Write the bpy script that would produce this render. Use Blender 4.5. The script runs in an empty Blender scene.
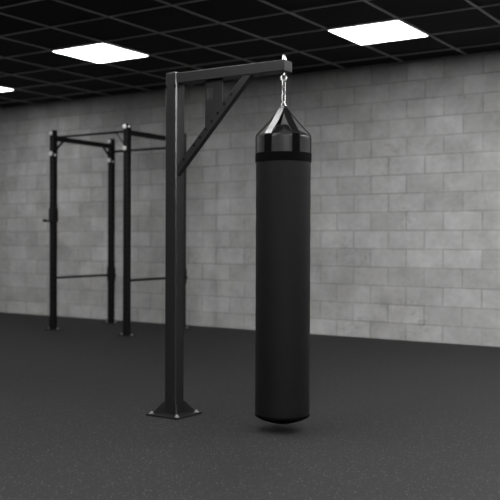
import bpy, bmesh, math
from mathutils import Vector, Matrix
import random

scene = bpy.context.scene
C = scene.collection
R = math.radians

# ------------------------------------------------------------------ camera
YAW, PITCH, ROLL = R(-33.0594), R(-0.6139), R(0.229)
CAM_Z = 1.148
cy_, sy_ = math.cos(YAW), math.sin(YAW)
f0 = Vector((sy_, cy_, 0)); r0 = Vector((cy_, -sy_, 0)); u0 = Vector((0, 0, 1))
fw = f0 * math.cos(PITCH) + u0 * math.sin(PITCH)
uu = u0 * math.cos(PITCH) - f0 * math.sin(PITCH)
rr = r0 * math.cos(ROLL) + uu * math.sin(ROLL)
up = uu * math.cos(ROLL) - r0 * math.sin(ROLL)
cam_data = bpy.data.cameras.new('camera')
cam_data.sensor_width = 36.0
cam_data.lens = 880.111 / 500 * 36.0
cam_data.clip_end = 100
cam_data.dof.use_dof = True
cam_data.dof.focus_distance = 5.35
cam_data.dof.aperture_fstop = 2.2
cam = bpy.data.objects.new('camera', cam_data)
C.objects.link(cam)
m = Matrix((( rr.x, up.x, -fw.x, 0), (rr.y, up.y, -fw.y, 0), (rr.z, up.z, -fw.z, CAM_Z), (0, 0, 0, 1)))
cam.matrix_world = m
scene.camera = cam

# ------------------------------------------------------------------ world, view, lamps' strength
w = bpy.data.worlds.new('world')
scene.world = w
w.use_nodes = True
w.node_tree.nodes['Background'].inputs[0].default_value = (0.5, 0.5, 0.5, 1)
w.node_tree.nodes['Background'].inputs[1].default_value = 0.02
scene.view_settings.view_transform = 'Standard'
scene.view_settings.look = 'None'
scene.view_settings.exposure = 0.0
scene.view_settings.gamma = 1.0
scene.view_settings.use_curve_mapping = False
scene.cycles.use_denoising = True
scene.cycles.max_bounces = 6
scene.cycles.sample_clamp_indirect = 4.0
SEEN_STRENGTH, OUT_STRENGTH, OVER_STRENGTH = 9.5, 36.0, 19.0

# room: metres
CEIL = 3.222
WALL_Y = 9.518
GX, GY, TILE = -7.083, 6.893, 0.75      # ceiling grid origin and module
X0, X1, Y0 = -14.583, 4.917, -5.107

# tiles that hold light panels, the seen ones and the added ones (column, row of the grid)
PANELS_SEEN = [(0, 0), (4, 1), (-4, 1)]
PANELS_ADDED = [(8, 1), (8, -1), (8, -4), (12, -1), (12, -4), (8, -8), (11, -9), (10, -8), (12, -10), (13, -10),
              (4, -8), (4, -12), (8, -12), (-4, -3), (-8, -4)]  # unseen panels added to brighten the wall and light the post edge
PANELS_ADDED_OVER = [(4, -4), (4, -6)]        # dimmer unseen panels, added for strap glare and the post's face


# ------------------------------------------------------------------ materials
def new_mat(name):
    mt = bpy.data.materials.new(name)
    mt.use_nodes = True
    nt = mt.node_tree
    return mt, nt, nt.nodes['Principled BSDF'], nt.links


def node(nt, kind, **kw):
    n = nt.nodes.new(kind)
    for k, v in kw.items():
        setattr(n, k, v)
    return n


def math_node(nt, op, a, b=None, c=None):
    n = nt.nodes.new('ShaderNodeMath')
    n.operation = op
    for i, v in enumerate((a, b, c)):
        if v is None:
            continue
        if isinstance(v, (int, float)):
            n.inputs[i].default_value = v
        else:
            nt.links.new(v, n.inputs[i])
    return n.outputs[0]


def mix_col(nt, fac, a, b, blend='MIX'):
    n = nt.nodes.new('ShaderNodeMix')
    n.data_type = 'RGBA'
    n.blend_type = blend
    for idx, v in ((0, fac), (6, a), (7, b)):
        if isinstance(v, (int, float)):
            n.inputs[idx].default_value = v
        elif isinstance(v, tuple):
            n.inputs[idx].default_value = v
        else:
            nt.links.new(v, n.inputs[idx])
    return n.outputs[2]


def noise(nt, vec, scale, detail=2.0, rough=0.5):
    n = nt.nodes.new('ShaderNodeTexNoise')
    n.inputs['Scale'].default_value = scale
    n.inputs['Detail'].default_value = detail
    n.inputs['Roughness'].default_value = rough
    nt.links.new(vec, n.inputs['Vector'])
    return n


def ramp(nt, fac, stops):
    n = nt.nodes.new('ShaderNodeValToRGB')
    e = n.color_ramp.elements
    e[0].position, e[0].color = stops[0][0], stops[0][1]
    e[1].position, e[1].color = stops[-1][0], stops[-1][1]
    for p, c in stops[1:-1]:
        x = e.new(p); x.color = c
    nt.links.new(fac, n.inputs[0])
    return n.outputs[0]


def g(v, a=1.0):
    return (v, v, v, a)


def block_wall_mat():
    mt, nt, b, L = new_mat('painted_concrete_block')
    geo = node(nt, 'ShaderNodeNewGeometry')
    sep = node(nt, 'ShaderNodeSeparateXYZ')
    L.new(geo.outputs['Position'], sep.inputs[0])
    xy = math_node(nt, 'ADD', sep.outputs[0], sep.outputs[1])
    BW, BH = 0.448, 0.21569
    u = math_node(nt, 'ADD', xy, 3.146 - WALL_Y + BW / 2)
    v = math_node(nt, 'ADD', sep.outputs[2], BH - 0.1915)
    comb = node(nt, 'ShaderNodeCombineXYZ')
    L.new(u, comb.inputs[0]); L.new(v, comb.inputs[1])
    # wobble the joints a little, as laid by hand
    wob = noise(nt, comb.outputs[0], 7.0, 2.0)
    vm = node(nt, 'ShaderNodeVectorMath', operation='MULTIPLY_ADD')
    L.new(wob.outputs['Color'], vm.inputs[0])
    vm.inputs[1].default_value = (0.006, 0.008, 0); vm.inputs[2].default_value = (-0.003, -0.004, 0)
    va = node(nt, 'ShaderNodeVectorMath', operation='ADD')
    L.new(comb.outputs[0], va.inputs[0]); L.new(vm.outputs[0], va.inputs[1])
    br = node(nt, 'ShaderNodeTexBrick')
    br.offset = 0.5; br.offset_frequency = 2
    br.inputs['Color1'].default_value = g(0.0)
    br.inputs['Color2'].default_value = g(1.0)
    br.inputs['Mortar'].default_value = g(0.5)
    br.inputs['Scale'].default_value = 1.0
    br.inputs['Mortar Size'].default_value = 0.010
    br.inputs['Mortar Smooth'].default_value = 0.6
    br.inputs['Bias'].default_value = 0.0
    br.inputs['Brick Width'].default_value = BW
    br.inputs['Row Height'].default_value = BH
    L.new(va.outputs[0], br.inputs['Vector'])
    block = ramp(nt, br.outputs['Color'], [(0.0, (0.51, 0.51, 0.505, 1)), (0.5, (0.57, 0.57, 0.565, 1)), (1.0, (0.63, 0.63, 0.625, 1))])
    # cloudy wear and slightly yellow stains
    n1 = noise(nt, comb.outputs[0], 2.6, 5.0, 0.6)
    cloud = ramp(nt, n1.outputs['Fac'], [(0.3, g(0.80)), (0.7, g(1.14))])
    col = mix_col(nt, 1.0, block, cloud, 'MULTIPLY')
    n2 = noise(nt, comb.outputs[0], 16.0, 6.0, 0.7)
    fine = ramp(nt, n2.outputs['Fac'], [(0.3, g(0.90)), (0.7, g(1.07))])
    col = mix_col(nt, 1.0, col, fine, 'MULTIPLY')
    n3 = noise(nt, comb.outputs[0], 1.1, 4.0, 0.65)
    st = ramp(nt, n3.outputs['Fac'], [(0.52, g(0.0)), (0.72, g(1.0))])
    col = mix_col(nt, st, col, mix_col(nt, 1.0, col, (0.86, 0.855, 0.79, 1), 'MULTIPLY'))
    # veins / scuffs
    n4 = node(nt, 'ShaderNodeTexNoise'); n4.inputs['Scale'].default_value = 5.0
    n4.inputs['Detail'].default_value = 8.0; n4.inputs['Distortion'].default_value = 1.6
    L.new(comb.outputs[0], n4.inputs['Vector'])
    vein = ramp(nt, n4.outputs['Fac'], [(0.47, g(1.0)), (0.5, g(0.76)), (0.53, g(1.0))])
    veinmask = ramp(nt, noise(nt, comb.outputs[0], 1.7, 2.0).outputs['Fac'], [(0.5, g(0.0)), (0.65, g(1.0))])
    col = mix_col(nt, veinmask, col, mix_col(nt, 1.0, col, vein, 'MULTIPLY'))
    # joints: fainter in places where paint fills them
    jn = ramp(nt, noise(nt, comb.outputs[0], 1.9, 2.0).outputs['Fac'], [(0.35, g(0.45)), (0.6, g(1.0))])
    jf = math_node(nt, 'MULTIPLY', br.outputs['Fac'], jn)
    col = mix_col(nt, jf, col, mix_col(nt, 1.0, col, (0.64, 0.64, 0.63, 1), 'MULTIPLY'))
    L.new(col, b.inputs['Base Color'])
    b.inputs['Roughness'].default_value = 0.75
    b.inputs['Specular IOR Level'].default_value = 0.3
    hgt = math_node(nt, 'SUBTRACT', math_node(nt, 'MULTIPLY', n2.outputs['Fac'], 0.25), jf)
    bp = node(nt, 'ShaderNodeBump')
    bp.inputs['Strength'].default_value = 0.5
    bp.inputs['Distance'].default_value = 0.006
    L.new(hgt, bp.inputs['Height']); L.new(bp.outputs[0], b.inputs['Normal'])
    return mt


def rubber_floor_mat():
    mt, nt, b, L = new_mat('speckled_rubber')
    geo = node(nt, 'ShaderNodeNewGeometry')
    P = geo.outputs['Position']
    n1 = noise(nt, P, 0.8, 3.0)
    base = ramp(nt, n1.outputs['Fac'], [(0.3, (0.0110, 0.0110, 0.0113, 1)), (0.7, (0.0140, 0.0140, 0.0143, 1))])
    grain = noise(nt, P, 160.0, 3.0, 0.6)
    gr = ramp(nt, grain.outputs['Fac'], [(0.3, g(0.78)), (0.7, g(1.25))])
    col = mix_col(nt, 1.0, base, gr, 'MULTIPLY')
    for scale, thr, lum in ((85.0, 0.27, 0.085), (62.0, 0.21, 0.15)):
        wn = noise(nt, P, 90.0, 1.0)
        off = node(nt, 'ShaderNodeVectorMath', operation='MULTIPLY_ADD')
        L.new(wn.outputs['Color'], off.inputs[0]); off.inputs[1].default_value = (0.006, 0.006, 0.0)
        L.new(P, off.inputs[2])
        vo = node(nt, 'ShaderNodeTexVoronoi')
        vo.inputs['Scale'].default_value = scale
        L.new(off.outputs[0], vo.inputs['Vector'])
        near = math_node(nt, 'LESS_THAN', vo.outputs['Distance'], thr)
        sc = node(nt, 'ShaderNodeSeparateColor')
        L.new(vo.outputs['Color'], sc.inputs[0])
        some = math_node(nt, 'GREATER_THAN', sc.outputs[0], 0.55)
        fac = math_node(nt, 'MULTIPLY', math_node(nt, 'MULTIPLY', near, some), sc.outputs[1])
        col = mix_col(nt, fac, col, (lum, lum, lum, 1))
    L.new(col, b.inputs['Base Color'])
    b.inputs['Roughness'].default_value = 0.75
    b.inputs['Specular IOR Level'].default_value = 0.3
    bp = node(nt, 'ShaderNodeBump')
    bp.inputs['Strength'].default_value = 0.35
    bp.inputs['Distance'].default_value = 0.002
    L.new(grain.outputs['Fac'], bp.inputs['Height']); L.new(bp.outputs[0], b.inputs['Normal'])
    return mt


def ceiling_mat():
    mt, nt, b, L = new_mat('black_mineral_tile')
    geo = node(nt, 'ShaderNodeNewGeometry')
    n1 = noise(nt, geo.outputs['Position'], 120.0, 3.0, 0.7)
    L.new(ramp(nt, n1.outputs['Fac'], [(0.3, g(0.006)), (0.7, g(0.012))]), b.inputs['Base Color'])
    b.inputs['Roughness'].default_value = 0.9
    b.inputs['Specular IOR Level'].default_value = 0.2
    bp = node(nt, 'ShaderNodeBump')
    bp.inputs['Strength'].default_value = 0.3; bp.inputs['Distance'].default_value = 0.002
    L.new(n1.outputs['Fac'], bp.inputs['Height']); L.new(bp.outputs[0], b.inputs['Normal'])
    return mt


def simple(name, col, rough, metal=0.0, spec=0.5, nscale=60.0, namp=0.12, bump=0.0, bscale=300.0, rvar=0.04):
    """A plain finish with a little procedural variation in colour and roughness."""
    mt, nt, b, L = new_mat(name)
    tc = node(nt, 'ShaderNodeTexCoord')
    n1 = noise(nt, tc.outputs['Object'], nscale, 3.0)
    c0 = tuple(c * (1 - namp) for c in col) + (1,)
    c1 = tuple(c * (1 + namp) for c in col) + (1,)
    L.new(ramp(nt, n1.outputs['Fac'], [(0.3, c0), (0.7, c1)]), b.inputs['Base Color'])
    rr_ = ramp(nt, n1.outputs['Fac'], [(0.3, g(max(0, rough - rvar))), (0.7, g(min(1, rough + rvar)))])
    L.new(rr_, b.inputs['Roughness'])
    b.inputs['Metallic'].default_value = metal
    b.inputs['Specular IOR Level'].default_value = spec
    if bump:
        n2 = noise(nt, tc.outputs['Object'], bscale, 2.0)
        bp = node(nt, 'ShaderNodeBump')
        bp.inputs['Strength'].default_value = bump
        bp.inputs['Distance'].default_value = 0.001
        L.new(n2.outputs['Fac'], bp.inputs['Height']); L.new(bp.outputs[0], b.inputs['Normal'])
    return mt


def canvas_mat():
    """Woven synthetic hide of the bag body."""
    mt, nt, b, L = new_mat('woven_bag_cover')
    tc = node(nt, 'ShaderNodeTexCoord')
    n1 = noise(nt, tc.outputs['Object'], 220.0, 3.0, 0.6)
    n0 = noise(nt, tc.outputs['Object'], 5.0, 2.0)
    c = ramp(nt, n1.outputs['Fac'], [(0.3, g(0.002)), (0.7, g(0.0065))])
    c = mix_col(nt, 1.0, c, ramp(nt, n0.outputs['Fac'], [(0.3, g(0.92)), (0.7, g(1.08))]), 'MULTIPLY')
    L.new(c, b.inputs['Base Color'])
    b.inputs['Roughness'].default_value = 0.6
    b.inputs['Specular IOR Level'].default_value = 0.2
    bp = node(nt, 'ShaderNodeBump')
    bp.inputs['Strength'].default_value = 0.5; bp.inputs['Distance'].default_value = 0.0015
    L.new(n1.outputs['Fac'], bp.inputs['Height']); L.new(bp.outputs[0], b.inputs['Normal'])
    return mt


def emission_mat(name, strength):
    mt = bpy.data.materials.new(name)
    mt.use_nodes = True
    nt = mt.node_tree
    nt.nodes.clear()
    o = nt.nodes.new('ShaderNodeOutputMaterial')
    e = nt.nodes.new('ShaderNodeEmission')
    e.inputs[0].default_value = (1.0, 1.0, 1.0, 1)
    e.inputs[1].default_value = strength
    nt.links.new(e.outputs[0], o.inputs[0])
    return mt


M_WALL = block_wall_mat()
M_FLOOR = rubber_floor_mat()
M_CEIL = ceiling_mat()
M_TBAR = simple('dark_painted_ceiling_grid', (0.33, 0.33, 0.33), 0.5, 0, 0.4)
M_LAMP = emission_mat('lit_diffuser', SEEN_STRENGTH)
M_LAMP_ADDED = emission_mat('added_bright_diffuser', OUT_STRENGTH)
M_LAMP_ADDED_OVER = emission_mat('added_soft_diffuser', OVER_STRENGTH)
M_POWDER = simple('black_powder_coat', (0.0150, 0.0150, 0.0152), 0.45, 0, 0.22, 12, 0.05, rvar=0.0)
M_EDGE = simple('polished_black_edge', (0.0155, 0.0155, 0.0157), 0.27, 0, 0.8, 12, 0.05, rvar=0.0)
M_RACK = simple('black_rack_paint', (0.0055, 0.0055, 0.0055), 0.55, 0, 0.25, 40, 0.1)
M_DARK = simple('charcoal_wall_paint', (0.05, 0.05, 0.05), 0.8, 0, 0.2, 3, 0.1)
M_WORN = simple('worn_grey_mark', (0.055, 0.055, 0.055), 0.6)
M_HOLE = simple('unlit_hole', (0.001, 0.001, 0.001), 0.9, 0, 0.0)
M_STEEL = simple('zinc_plated_steel', (0.42, 0.42, 0.42), 0.42, 0.7, 0.5, 80, 0.1)
M_BOLT = simple('bright_bolt_heads', (0.95, 0.95, 0.95), 0.45, 0.25, 0.5, 80, 0.05)
M_CHROME = simple('bright_chrome', (0.66, 0.66, 0.66), 0.24, 0.85, 0.5, 80, 0.05)
M_BAG = canvas_mat()
M_VINYL = simple('grey_black_vinyl', (0.017, 0.017, 0.0173), 0.36, 0, 0.35, 12, 0.08, rvar=0.015)
M_STRAP = simple('black_webbing', (0.004, 0.004, 0.004), 0.34, 0, 0.55, 60, 0.1, 0.2, 600)
M_BAND = simple('black_band', (0.0012, 0.0012, 0.0012), 0.7, 0, 0.05, 60, 0.1)


# ------------------------------------------------------------------ mesh helpers
def new_obj(name, bm, mats, parent=None, smooth=False):
    me = bpy.data.meshes.new(name)
    bmesh.ops.recalc_face_normals(bm, faces=bm.faces)
    bm.to_mesh(me)
    bm.free()
    if not isinstance(mats, (list, tuple)):
        mats = [mats]
    for mt in mats:
        me.materials.append(mt)
    if smooth:
        for p in me.polygons:
            p.use_smooth = True
        try:
            me.set_sharp_from_angle(angle=R(40))
        except Exception:
            pass
    o = bpy.data.objects.new(name, me)
    C.objects.link(o)
    if smooth:
        wn = o.modifiers.new('face_weighted_normals', 'WEIGHTED_NORMAL')
        wn.keep_sharp = True
        wn.weight = 100
    if parent is not None:
        o.parent = parent
    return o


def thing(name, label, cat, loc, group=None):
    o = bpy.data.objects.new(name, None)
    o.empty_display_size = 0.2
    C.objects.link(o)
    o.location = loc
    o['label'] = label
    o['category'] = cat
    if group:
        o['group'] = group
    return o


def struct(name, bm, mat, **kw):
    o = new_obj(name, bm, mat, **kw)
    o['kind'] = 'structure'
    return o


def add_bm(dst, src, mat_index=0):
    """append bmesh src to dst"""
    vmap = {}
    for v in src.verts:
        vmap[v] = dst.verts.new(v.co)
    for f in src.faces:
        try:
            nf = dst.faces.new([vmap[v] for v in f.verts])
            nf.material_index = mat_index if mat_index else f.material_index
        except ValueError:
            pass
    src.free()


def box(bm, lo, hi, bevel=0.0, seg=2, mi=0):
    t = bmesh.new()
    bmesh.ops.create_cube(t, size=1.0)
    lo, hi = Vector(lo), Vector(hi)
    for v in t.verts:
        v.co = Vector(((v.co.x + 0.5) * (hi.x - lo.x) + lo.x, (v.co.y + 0.5) * (hi.y - lo.y) + lo.y, (v.co.z + 0.5) * (hi.z - lo.z) + lo.z))
    if bevel:
        bmesh.ops.bevel(t, geom=list(t.edges), offset=bevel, segments=seg, profile=0.5, affect='EDGES')
    add_bm(bm, t, mi)


def prism(bm, poly, axis, a, b, bevel=0.0, mi=0):
    """extrude a polygon of 2-D points along axis ('x','y','z') from a to b"""
    t = bmesh.new()

    def P(p, d):
        return {'x': (d, p[0], p[1]), 'y': (p[0], d, p[1]), 'z': (p[0], p[1], d)}[axis]
    v0 = [t.verts.new(P(p, a)) for p in poly]
    v1 = [t.verts.new(P(p, b)) for p in poly]
    n = len(poly)
    t.faces.new(v0); t.faces.new(v1[::-1])
    for i in range(n):
        t.faces.new((v0[i], v1[i], v1[(i + 1) % n], v0[(i + 1) % n]))
    if bevel:
        bmesh.ops.bevel(t, geom=list(t.edges), offset=bevel, segments=2, profile=0.5, affect='EDGES')
    add_bm(bm, t, mi)


def frame_of(d):
    d = d.normalized()
    a = Vector((0, 0, 1)) if abs(d.z) < 0.9 else Vector((1, 0, 0))
    s = d.cross(a).normalized()
    return s, s.cross(d).normalized()


def cyl(bm, p0, p1, r0_, r1_=None, seg=20, mi=0, cap=0.0):
    """cylinder p0 -> p1, optional chamfered ends"""
    r1_ = r0_ if r1_ is None else r1_
    p0, p1 = Vector(p0), Vector(p1)
    d = (p1 - p0)
    s, u_ = frame_of(d)
    dn = d.normalized()
    rings = [(p0, r0_), (p1, r1_)]
    if cap:
        rings = [(p0, r0_ - cap), (p0 + dn * cap, r0_), (p1 - dn * cap, r1_), (p1, r1_ - cap)]
    t = bmesh.new()
    vs = []
    for p, r in rings:
        vs.append([t.verts.new(p + (s * math.cos(k * 2 * math.pi / seg) + u_ * math.sin(k * 2 * math.pi / seg)) * r) for k in range(seg)])
    for a, b in zip(vs, vs[1:]):
        for k in range(seg):
            t.faces.new((a[k], a[(k + 1) % seg], b[(k + 1) % seg], b[k]))
    t.faces.new(vs[0]); t.faces.new(vs[-1][::-1])
    add_bm(bm, t, mi)


def tube(bm, pts, r, closed=False, seg=10, mi=0):
    """round wire through points"""
    pts = [Vector(p) for p in pts]
    n = len(pts)
    t = bmesh.new()
    rings = []
    prev = None
    for i, p in enumerate(pts):
        if closed:
            d = (pts[(i + 1) % n] - pts[i - 1]).normalized()
        else:
            d = (pts[min(i + 1, n - 1)] - pts[max(i - 1, 0)]).normalized()
        if prev is None:
            s, u_ = frame_of(d)
        else:
            s = (prev - d * prev.dot(d)).normalized()
            u_ = s.cross(d).normalized()
        prev = s
        rings.append([t.verts.new(p + (s * math.cos(k * 2 * math.pi / seg) + u_ * math.sin(k * 2 * math.pi / seg)) * r) for k in range(seg)])
    rng = range(n) if closed else range(n - 1)
    for i in rng:
        a, b = rings[i], rings[(i + 1) % n]
        for k in range(seg):
            t.faces.new((a[k], a[(k + 1) % seg], b[(k + 1) % seg], b[k]))
    if not closed:
        t.faces.new(rings[0]); t.faces.new(rings[-1][::-1])
    add_bm(bm, t, mi)


def lathe(bm, prof, c=(0, 0), seg=64, mi=0):
    """revolve (r, z) profile round the vertical through c; r = 0 ends close"""
    t = bmesh.new()
    rings = []
    for r, z in prof:
        if r < 1e-6:
            rings.append([t.verts.new((c[0], c[1], z))])
        else:
            rings.append([t.verts.new((c[0] + r * math.cos(k * 2 * math.pi / seg), c[1] + r * math.sin(k * 2 * math.pi / seg), z)) for k in range(seg)])
    for a, b in zip(rings, rings[1:]):
        for k in range(seg):
            k2 = (k + 1) % seg
            if len(a) == 1 and len(b) == 1:
                continue
            if len(a) == 1:
                t.faces.new((a[0], b[k2], b[k]))
            elif len(b) == 1:
                t.faces.new((a[k], a[k2], b[0]))
            else:
                t.faces.new((a[k], a[k2], b[k2], b[k]))
    add_bm(bm, t, mi)


def hexbolt(bm, base, axis, r, h, washer=None, mi=0):
    """washer + hexagonal head + short stud along axis"""
    base, axis = Vector(base), Vector(axis).normalized()
    wr = washer or r * 1.5
    cyl(bm, base, base + axis * h * 0.25, wr, seg=24, mi=mi)
    cyl(bm, base + axis * h * 0.25, base + axis * h, r, seg=6, mi=mi, cap=r * 0.1)


# ------------------------------------------------------------------ the room
b = bmesh.new(); box(b, (X0, Y0, -0.12), (X1, WALL_Y, 0.0)); struct('floor', b, M_FLOOR)
b = bmesh.new(); box(b, (X0, Y0, CEIL + 0.004), (X1, WALL_Y, CEIL + 0.12)); struct('ceiling', b, M_CEIL)
b = bmesh.new(); box(b, (X0 - 0.2, WALL_Y, -0.12), (X1 + 0.2, WALL_Y + 0.2, CEIL + 0.12)); struct('wall_back', b, M_WALL)
b = bmesh.new(); box(b, (X0 - 0.2, Y0 - 0.2, -0.12), (X1 + 0.2, Y0, CEIL + 0.12)); struct('wall_front', b, M_DARK)
b = bmesh.new(); box(b, (X0 - 0.2, Y0, -0.12), (X0, WALL_Y, CEIL + 0.12)); struct('wall_left', b, M_WALL)
b = bmesh.new(); box(b, (X1, Y0, -0.12), (X1 + 0.2, WALL_Y, CEIL + 0.12)); struct('wall_right', b, M_DARK)

# suspended-ceiling bars: inverted T section along both directions
b = bmesh.new()
TB = 0.012
nx = int(round((X1 - X0) / TILE)); ny = int(math.ceil((WALL_Y - Y0) / TILE))
for k in range(nx + 1):
    x = X0 + k * TILE
    box(b, (max(X0, x - TB), Y0, CEIL - 0.006), (min(X1, x + TB), WALL_Y, CEIL + 0.006))
for k in range(-16, 4):
    y = GY + k * TILE
    if y - TB > Y0:
        box(b, (X0, y - TB, CEIL - 0.0065), (X1, y + TB, CEIL + 0.005))
struct('trim_1', b, M_TBAR)

# ------------------------------------------------------------------ ceiling lights
lab = {
    (0, 0): 'square white ceiling light panel left of the upright steel post',
    (4, 1): 'square white ceiling light panel to the right above the hanging bag',
    (-4, 1): 'square white ceiling light panel cut off by the left edge, above the rack side',
}


def ceiling_light(i, j, label, group, lamp=M_LAMP):
    x0, y0 = GX + i * TILE, GY + j * TILE
    t = thing('ceiling_light', label, 'ceiling light', (x0 + TILE / 2, y0 + TILE / 2, CEIL - 0.0165), group)
    h = TILE / 2 - 0.001
    bf = bmesh.new()
    for lo, hi in (((-h, -h), (h, -h + 0.004)), ((-h, h - 0.004), (h, h)), ((-h, -h + 0.004), (-h + 0.004, h - 0.004)), ((h - 0.004, -h + 0.004), (h, h - 0.004))):
        box(bf, (lo[0], lo[1], 0.0), (hi[0], hi[1], 0.009))
    new_obj('frame', bf, M_TBAR, t)
    bd = bmesh.new()
    q = h - 0.004
    box(bd, (-q, -q, 0.0), (q, q, 0.009))
    new_obj('diffuser', bd, lamp, t)
    return t


for ij in PANELS_SEEN:
    ceiling_light(ij[0], ij[1], lab[ij], 'light panels in the ceiling grid')
for ij in PANELS_ADDED:
    ceiling_light(ij[0], ij[1], 'added square white light panel, unseen, lighting the back wall and the post', 'added light panels out of view', M_LAMP_ADDED)
for ij in PANELS_ADDED_OVER:
    ceiling_light(ij[0], ij[1], 'added square white light panel above the steel post, unseen', 'added dimmer light panels out of view', M_LAMP_ADDED_OVER)

# ------------------------------------------------------------------ steel bag stand
PX, PY, PW = -3.573, 4.581, 0.0475       # post centre, half width
POST_TOP = 2.245
stand = thing('bag_stand', 'black steel gallows post with perforated diagonal brace, bolted to floor, carrying the bag',
              'punching bag stand', (PX, PY, 0))


def loc(o):                               # children are written in world metres, moved under the stand
    o.location = -Vector(o.parent.location)
    return o


def sdisc(bm, c, axis, r, mi):            # a dark drilled hole as a shallow disc on a face
    c = Vector(c); axis = Vector(axis).normalized()
    cyl(bm, c - axis * 0.004, c + axis * 0.0006, r, seg=16, mi=mi)


b = bmesh.new()
box(b, (PX - PW, PY - PW, 0.002), (PX + PW, PY + PW, POST_TOP), 0.009, 1)
b.normal_update()
for f in b.faces:                          # the worn, smoother chamfers between the flat sides
    if max(abs(f.normal.x), abs(f.normal.y), abs(f.normal.z)) < 0.9:
        f.material_index = 2
for dx in (-0.034, 0.034):
    sdisc(b, (PX + dx, PY - PW, POST_TOP - 0.095), (0, -1, 0), 0.009, 1)
loc(new_obj('post', b, [M_POWDER, M_HOLE, M_EDGE], stand))

b = bmesh.new()
box(b, (PX - 0.131, PY - 0.131, 0.0), (PX + 0.131, PY + 0.131, 0.012), 0.002, 2)
plate = loc(new_obj('base_plate', b, M_POWDER, stand))

for sx in (-1, 1):
    for sy in (-1, 1):
        b = bmesh.new()
        d = Vector((sx, sy, 0)).normalized(); n = Vector((-d.y, d.x, 0)) * 0.004
        c0 = Vector((PX + sx * (PW - 0.004), PY + sy * (PW - 0.004), 0))
        prof = [(0, 0.012), (0.078, 0.012), (0.078, 0.020), (0.010, 0.088), (0, 0.088)]
        va = [b.verts.new(c0 + d * p + Vector((0, 0, z)) - n) for p, z in prof]
        vb = [b.verts.new(c0 + d * p + Vector((0, 0, z)) + n) for p, z in prof]
        b.faces.new(va); b.faces.new(vb[::-1])
        for k in range(5):
            b.faces.new((va[k], vb[k], vb[(k + 1) % 5], va[(k + 1) % 5]))
        bmesh.ops.bevel(b, geom=list(b.edges), offset=0.001, segments=1, affect='EDGES')
        loc(new_obj('rib', b, M_POWDER, stand))
        b = bmesh.new()
        hexbolt(b, (PX + sx * 0.104, PY + sy * 0.104, 0.012), (0, 0, 1), 0.0110, 0.010, 0.0175)
        cyl(b, (PX + sx * 0.104, PY + sy * 0.104, 0.0215), (PX + sx * 0.104, PY + sy * 0.104, 0.026), 0.006)
        o = new_obj('anchor_bolt', b, M_STEEL, stand); o['label'] = 'bright steel anchor bolt'; loc(o)

AZ0, AZ1 = 2.168, 2.235
AX1 = -2.713
b = bmesh.new()
box(b, (PX + PW - 0.002, PY - PW + 0.001, AZ0), (AX1, PY + PW + 0.005, AZ1), 0.005, 3)
loc(new_obj('arm', b, M_POWDER, stand, True))

# perforated brace: square tube cut level under the arm and plumb against the post
hz = lambda x: 1.671 + (x + 3.469) * 1.0486          # line of the holes
th = math.atan(1.0486)
up_, dn_ = 0.017 / math.cos(th), 0.032 / math.cos(th)
xl = PX + PW
xt0 = -3.469 + (AZ0 - up_ - 1.671) / 1.0486
xt1 = -3.469 + (AZ0 + dn_ - 1.671) / 1.0486
b = bmesh.new()
prism(b, [(xl, hz(xl) - dn_), (xt1, AZ0), (xt0, AZ0), (xl, hz(xl) + up_)], 'y', 4.540, 4.582, 0.003)
dvec = Vector((0.370, 0, 0.388))
for f in (0, 0.119, 0.187, 0.253, 0.319, 0.385, 0.459, 0.536):
    s = f / 0.536
    sdisc(b, (-3.469 + dvec.x * s, 4.540, 1.671 + dvec.z * s), (0, -1, 0), 0.0088, 1)
brace = loc(new_obj('brace', b, [M_POWDER, M_HOLE], stand, True))

# gusset plate between arm and brace
b = bmesh.new()
gx0, gx1 = -3.320, -3.188
topline = lambda x: hz(x) + up_ - 0.002
prism(b, [(gx0, topline(gx0)), (gx1, topline(gx1)), (gx1, AZ0 + 0.001), (gx0, AZ0 + 0.001)], 'y', 4.566, 4.580, 0.0015)
gus = loc(new_obj('gusset_plate', b, M_POWDER, stand))
# worn maker's mark: a small rectangular outline with two upright strokes
b = bmesh.new()
mx0, mx1, mz0, mz1, my = -3.302, -3.256, 2.045, 2.118, 4.566
for lo, hi in (((mx0, mz1 - 0.003), (mx1, mz1)), ((mx0, mz1 - 0.014), (mx1, mz1 - 0.011)),
               ((mx0 + 0.008, mz0), (mx0 + 0.011, mz1 - 0.02)), ((mx0 + 0.02, mz0 + 0.005), (mx0 + 0.023, mz1 - 0.02)),
               ((mx1 - 0.012, mz0), (mx1 - 0.009, mz1 - 0.02)), ((mx0, mz0), (mx0 + 0.003, mz1))):
    box(b, (lo[0], my - 0.001, lo[1]), (hi[0], my + 0.001, hi[1]))
mk = new_obj('stamped_mark', b, M_WORN, gus)

# swivel eye bolt through the arm
BX, BY = -2.743, 4.581
b = bmesh.new()
cyl(b, (BX, BY, AZ1), (BX, BY, AZ1 + 0.004), 0.018, seg=24)
cyl(b, (BX, BY, AZ1 + 0.003), (BX, BY, AZ1 + 0.020), 0.0145, seg=6, cap=0.001)
cyl(b, (BX, BY, AZ1 + 0.019), (BX, BY, AZ1 + 0.036), 0.0115, seg=20, cap=0.001)
o = new_obj('lock_nut', b, M_CHROME, stand); o['label'] = 'bright chrome lock nut'; loc(o)
b = bmesh.new()
cyl(b, (BX, BY, AZ0 - 0.020), (BX, BY, AZ0), 0.008, seg=24)
vd = Vector((BX, BY, 0)).normalized()                  # the eye faces the open side of the room
sd = Vector((vd.y, -vd.x, 0))
ed = (sd * math.cos(R(15)) - vd * math.sin(R(15)))
pts = []
EC = Vector((BX, BY, 2.130))
for k in range(28):
    a = k * 2 * math.pi / 28
    pts.append(EC + ed * (0.0155 * math.cos(a)) + Vector((0, 0, 0.0175 * math.sin(a))))
tube(b, pts, 0.0065, True, 12)
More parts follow.
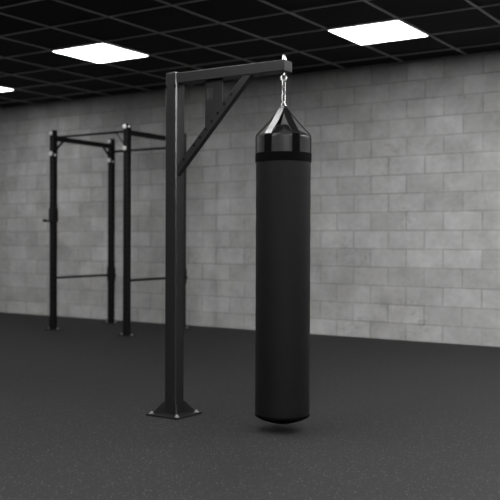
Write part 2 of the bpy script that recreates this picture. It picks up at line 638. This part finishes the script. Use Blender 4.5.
o = new_obj('eye_bolt', b, M_CHROME, stand, True); o['label'] = 'bright chrome eye bolt'; loc(o)

# ------------------------------------------------------------------ heavy bag
BR = 0.1655
bag = thing('heavy_bag', 'long black cylindrical punching bag hanging by a short chrome chain from the stand arm', 'punching bag', (BX, BY, 0.036))
Z_BOT, Z_BAND0, Z_BAND1 = 0.088, 1.622, 1.674
b = bmesh.new()
prof = [(0.0, Z_BOT + 0.004), (BR - 0.012, Z_BOT + 0.004), (BR - 0.003, Z_BOT + 0.004), (BR, Z_BOT + 0.012)]
nz = 60
for k in range(1, nz):
    z = Z_BOT + 0.012 + (Z_BAND0 + 0.01 - Z_BOT - 0.012) * k / nz
    prof.append((BR + 0.0006 * math.sin(k * 0.9) , z))
prof += [(BR, Z_BAND0 + 0.012), (0.0, Z_BAND0 + 0.012)]
lathe(b, prof, (BX, BY), 96)
loc(new_obj('body', b, M_BAG, bag, True))

b = bmesh.new()
lathe(b, [(BR + 0.0008, Z_BOT + 0.014), (BR + 0.0012, Z_BOT + 0.002), (BR - 0.004, Z_BOT - 0.004), (0.135, Z_BOT - 0.018), (0.10, Z_BOT - 0.031), (0.06, Z_BOT - 0.042), (0.03, Z_BOT - 0.047), (0, Z_BOT - 0.048)], (BX, BY), 96)
o = new_obj('bottom_cap', b, M_BAND, bag, True); o['label'] = 'dull black domed bottom'; loc(o)

b = bmesh.new()
prof = [(BR, Z_BAND0 + 0.014), (BR, 1.764), (BR - 0.0015, 1.773), (BR - 0.006, 1.780), (BR - 0.013, 1.785), (0.132, 1.793), (0.112, 1.802), (0.096, 1.812),
        (0.078, 1.830), (0.062, 1.841), (0.035, 1.848), (0, 1.850)]
lathe(b, prof, (BX, BY), 96)
# soft creases in the stuffed top
for v in b.verts:
    d = v.co - Vector((BX, BY, v.co.z)); r = d.length
    if v.co.z > 1.786 and r > 0.01:
        a = math.atan2(d.y, d.x)
        v.co.z += 0.004 * math.sin(6 * a + 0.6) * min(1, r / 0.08)
o = new_obj('top_cap', b, M_VINYL, bag, True); o['label'] = 'shinier dark grey vinyl top'; loc(o)

b = bmesh.new()
lathe(b, [(BR - 0.002, Z_BAND0), (BR + 0.004, Z_BAND0), (BR + 0.0052, Z_BAND0 + 0.002), (BR + 0.0052, Z_BAND1 - 0.002), (BR + 0.004, Z_BAND1), (BR - 0.002, Z_BAND1)], (BX, BY), 96)
o = new_obj('band', b, M_BAND, bag, True); o['label'] = 'matt black band round the bag'; loc(o)

# six straps rising to the ring, sewn down the side of the cap
APEX = Vector((BX, BY, 1.972))


def ribbon(bm, pts, wid, t_, sidev, outv):
    """flat strap through (point, normal) list; wid list per point"""
    rows = []
    n = len(pts)
    for i, p in enumerate(pts):
        d = (pts[min(i + 1, n - 1)] - pts[max(i - 1, 0)]).normalized()
        nn = sidev.cross(d).normalized()
        if nn.dot(outv) + nn.z * 0.5 < 0:
            nn = -nn
        h = wid[i] / 2
        rows.append([bm.verts.new(p - sidev * h), bm.verts.new(p + sidev * h), bm.verts.new(p + sidev * h + nn * t_), bm.verts.new(p - sidev * h + nn * t_)])
    for a, c in zip(rows, rows[1:]):
        for k in range(4):
            bm.faces.new((a[k], a[(k + 1) % 4], c[(k + 1) % 4], c[k]))
    bm.faces.new(rows[0]); bm.faces.new(rows[-1][::-1])


base_az = math.atan2(-BY, -BX)
for k in range(6):
    az = base_az + R(-33.5 + 60 * k)
    out = Vector((math.cos(az), math.sin(az), 0)); side = Vector((-math.sin(az), math.cos(az), 0))
    rz = [(0.012, 1.962), (0.020, 1.944)] + [(0.020 + (0.150 - 0.020) * s, 1.944 + (1.795 - 1.944) * s - 0.006 * math.sin(math.pi * s)) for s in (0.2, 0.4, 0.6, 0.8, 0.95)]
    rz += [(0.1565, 1.7865), (0.1625, 1.779)]
    wd = [0.026, 0.032, 0.040, 0.044, 0.046, 0.047, 0.047, 0.047, 0.047]
    b = bmesh.new()
    c = Vector((BX, BY, 0))
    ribbon(b, [c + out * r + Vector((0, 0, z)) for r, z in rz], wd, 0.006, side, out)
    bmesh.ops.recalc_face_normals(b, faces=b.faces)
    loc(new_obj('strap', b, M_STRAP, bag))
    b = bmesh.new()
    ribbon(b, [c + out * r + Vector((0, 0, z)) for r, z in ((0.1618, 1.7790), (0.1648, 1.7725), (BR - 0.0002, 1.765), (BR - 0.0002, 1.740), (BR - 0.0002, 1.672))], [0.049] * 5, 0.0024, side, out)
    loc(new_obj('strap_anchor', b, M_BAND, bag))


def oval(c, axis_s, hw, hh, n=24):
    pts = []
    for k in range(n):
        a = k * 2 * math.pi / n
        x, z = math.cos(a), math.sin(a)
        # stadium: straight sides, round ends
        zz = z * hw + (hh - hw) * (1 if z > 0.001 else (-1 if z < -0.001 else 0))
        pts.append(c + axis_s * (x * hw) + Vector((0, 0, zz)))
    return pts


# gathering ring at the strap tips
b = bmesh.new()
tri = []
for (xa, za), (xb, zb) in (((0, 1.992), (0.021, 1.950)), ((0.021, 1.950), (-0.021, 1.950)), ((-0.021, 1.950), (0, 1.992))):
    for k in range(8):
        f = 0.08 + 0.84 * k / 7
        tri.append(Vector((BX, BY, za + (zb - za) * f)) + sd * (xa + (xb - xa) * f))
tube(b, tri, 0.0038, True)
o = new_obj('ring', b, M_CHROME, bag, True); o['label'] = 'chrome ring gathering the straps'; loc(o)

# chain from the eye to the ring
for zt, zb, ang in ((2.128, 2.072, 38), (2.080, 2.033, -42), (2.041, 1.984, 30)):
    b = bmesh.new()
    ax = sd * math.cos(R(ang)) + vd * math.sin(R(ang))
    tube(b, oval(Vector((BX, BY, (zt + zb) / 2)), ax, 0.0115, (zt - zb) / 2 - 0.0034), 0.0036, True)
    loc(new_obj('chain_link', b, M_CHROME, bag, True))


# ------------------------------------------------------------------ power rack
RX0, RX1, RY0, RY1 = -8.226, -6.993, 8.040, 9.130
RT = 2.541
HW = 0.035
rack = thing('power_rack', 'tall black four-post power rack standing on the rubber floor near the block wall', 'power rack', ((RX0 + RX1) / 2, (RY0 + RY1) / 2, 0))
for x in (RX0, RX1):
    for y in (RY0, RY1):
        b = bmesh.new()
        box(b, (x - HW, y - HW, 0.008), (x + HW, y + HW, RT), 0.004, 2)
        z = 0.25
        while z < RT - 0.08:
            sdisc(b, (x, y - HW, z), (0, -1, 0), 0.009, 1)
            sdisc(b, (x + HW, y, z), (1, 0, 0), 0.009, 1)
            z += 0.075
        upr = loc(new_obj('upright', b, [M_RACK, M_HOLE], rack))
        b = bmesh.new()
        box(b, (x - 0.10, y - 0.05, 0.0), (x + 0.10, y + 0.05, 0.008), 0.001, 1)
        new_obj('foot_plate', b, M_RACK, upr)
        for s in (-1, 1):
            b = bmesh.new()
            hexbolt(b, (x + s * 0.078, y, 0.008), (0, 0, 1), 0.012, 0.018, 0.018)
            o = new_obj('anchor_bolt', b, M_STEEL, upr, True); o['label'] = 'bright steel anchor bolt'
        for zz in (RT - 0.035, RT - 0.295):
            b = bmesh.new()
            hexbolt(b, (x - 0.012, y - HW, zz), (0, -1, 0), 0.023, 0.016, 0.029)
            o = new_obj('bolt', b, M_BOLT, upr, True); o['label'] = 'bright steel bolt head'
        b = bmesh.new()
        hexbolt(b, (x + HW, y - 0.01, RT - 0.035 if (x == RX1 and y == RY0) else RT - 0.315), (1, 0, 0), 0.011, 0.012, 0.015)
        o = new_obj('bolt', b, M_BOLT, upr, True); o['label'] = 'bright steel bolt head'
for x in (RX0, RX1):
    b = bmesh.new()
    box(b, (x - 0.022, RY0 + HW, 2.408), (x + 0.022, RY1 - HW, 2.468), 0.003, 2)
    loc(new_obj('side_beam', b, M_RACK, rack))
    for s, y in ((1, RY0 + HW), (-1, RY1 - HW)):
        if x == RX1 and s == 1:
            continue
        b = bmesh.new()
        prism(b, [(y, 2.278), (y, 2.308), (y + s * 0.11, 2.410), (y + s * 0.14, 2.410)], 'x', x - 0.012, x + 0.012)
        loc(new_obj('corner_brace', b, M_RACK, rack))
b = bmesh.new(); cyl(b, (RX0 + HW, RY0, 2.450), (RX1 - HW, RY0, 2.450), 0.014, seg=16)
loc(new_obj('pull_up_bar', b, M_RACK, rack, True))
b = bmesh.new(); cyl(b, (RX1 - HW, RY0, 2.278), (RX1 - 0.17, RY0, 2.441), 0.007, seg=10)
loc(new_obj('corner_brace', b, M_RACK, rack, True))
b = bmesh.new(); cyl(b, (RX0 + HW, RY1, 2.364), (RX1 - HW, RY1, 2.364), 0.016, seg=16)
loc(new_obj('rear_crossbar', b, M_RACK, rack, True))
for x in (RX0, RX1):
    b = bmesh.new(); cyl(b, (x, RY0 + HW - 0.001, 0.662), (x, RY1 - HW - 0.006, 0.668), 0.016, seg=14)
    loc(new_obj('safety_bar', b, M_RACK, rack, True))


def sleeve(x, y, z0, z1, name, shelf):
    b = bmesh.new()
    t_ = 0.007
    e = HW + t_
    box(b, (x - e, y - e, z0), (x + e, y - HW, z1), 0.001, 1)
    box(b, (x - e, y + HW, z0), (x + e, y + e, z1), 0.001, 1)
    box(b, (x - e, y - HW, z0), (x - HW, y + HW, z1), 0.001, 1)
    box(b, (x + HW, y - HW, z0), (x + e, y + HW, z1), 0.001, 1)
    if shelf:
        box(b, (x - 0.03, y - e - 0.115, z0 + 0.002), (x + 0.03, y - e, z0 + 0.024), 0.002, 1)
        box(b, (x - 0.03, y - e - 0.115, z0 + 0.024), (x + 0.03, y - e - 0.103, z0 + 0.036), 0.002, 1)
    o = loc(new_obj(name, b, M_RACK, rack))
    b = bmesh.new()
    zz = z0 + (z1 - z0) * (0.18 if shelf else 0.42)
    cyl(b, (x + e, y, zz), (x + e + 0.042, y, zz), 0.014, seg=16, cap=0.003)
    new_obj('locking_pin', b, M_RACK, o, True)


sleeve(RX0, RY0, 1.372, 1.548, 'j_cup', True)
sleeve(RX0, RY1, 0.585, 0.775, 'safety_bracket', False)
sleeve(RX1, RY1, 0.585, 0.775, 'safety_bracket', False)
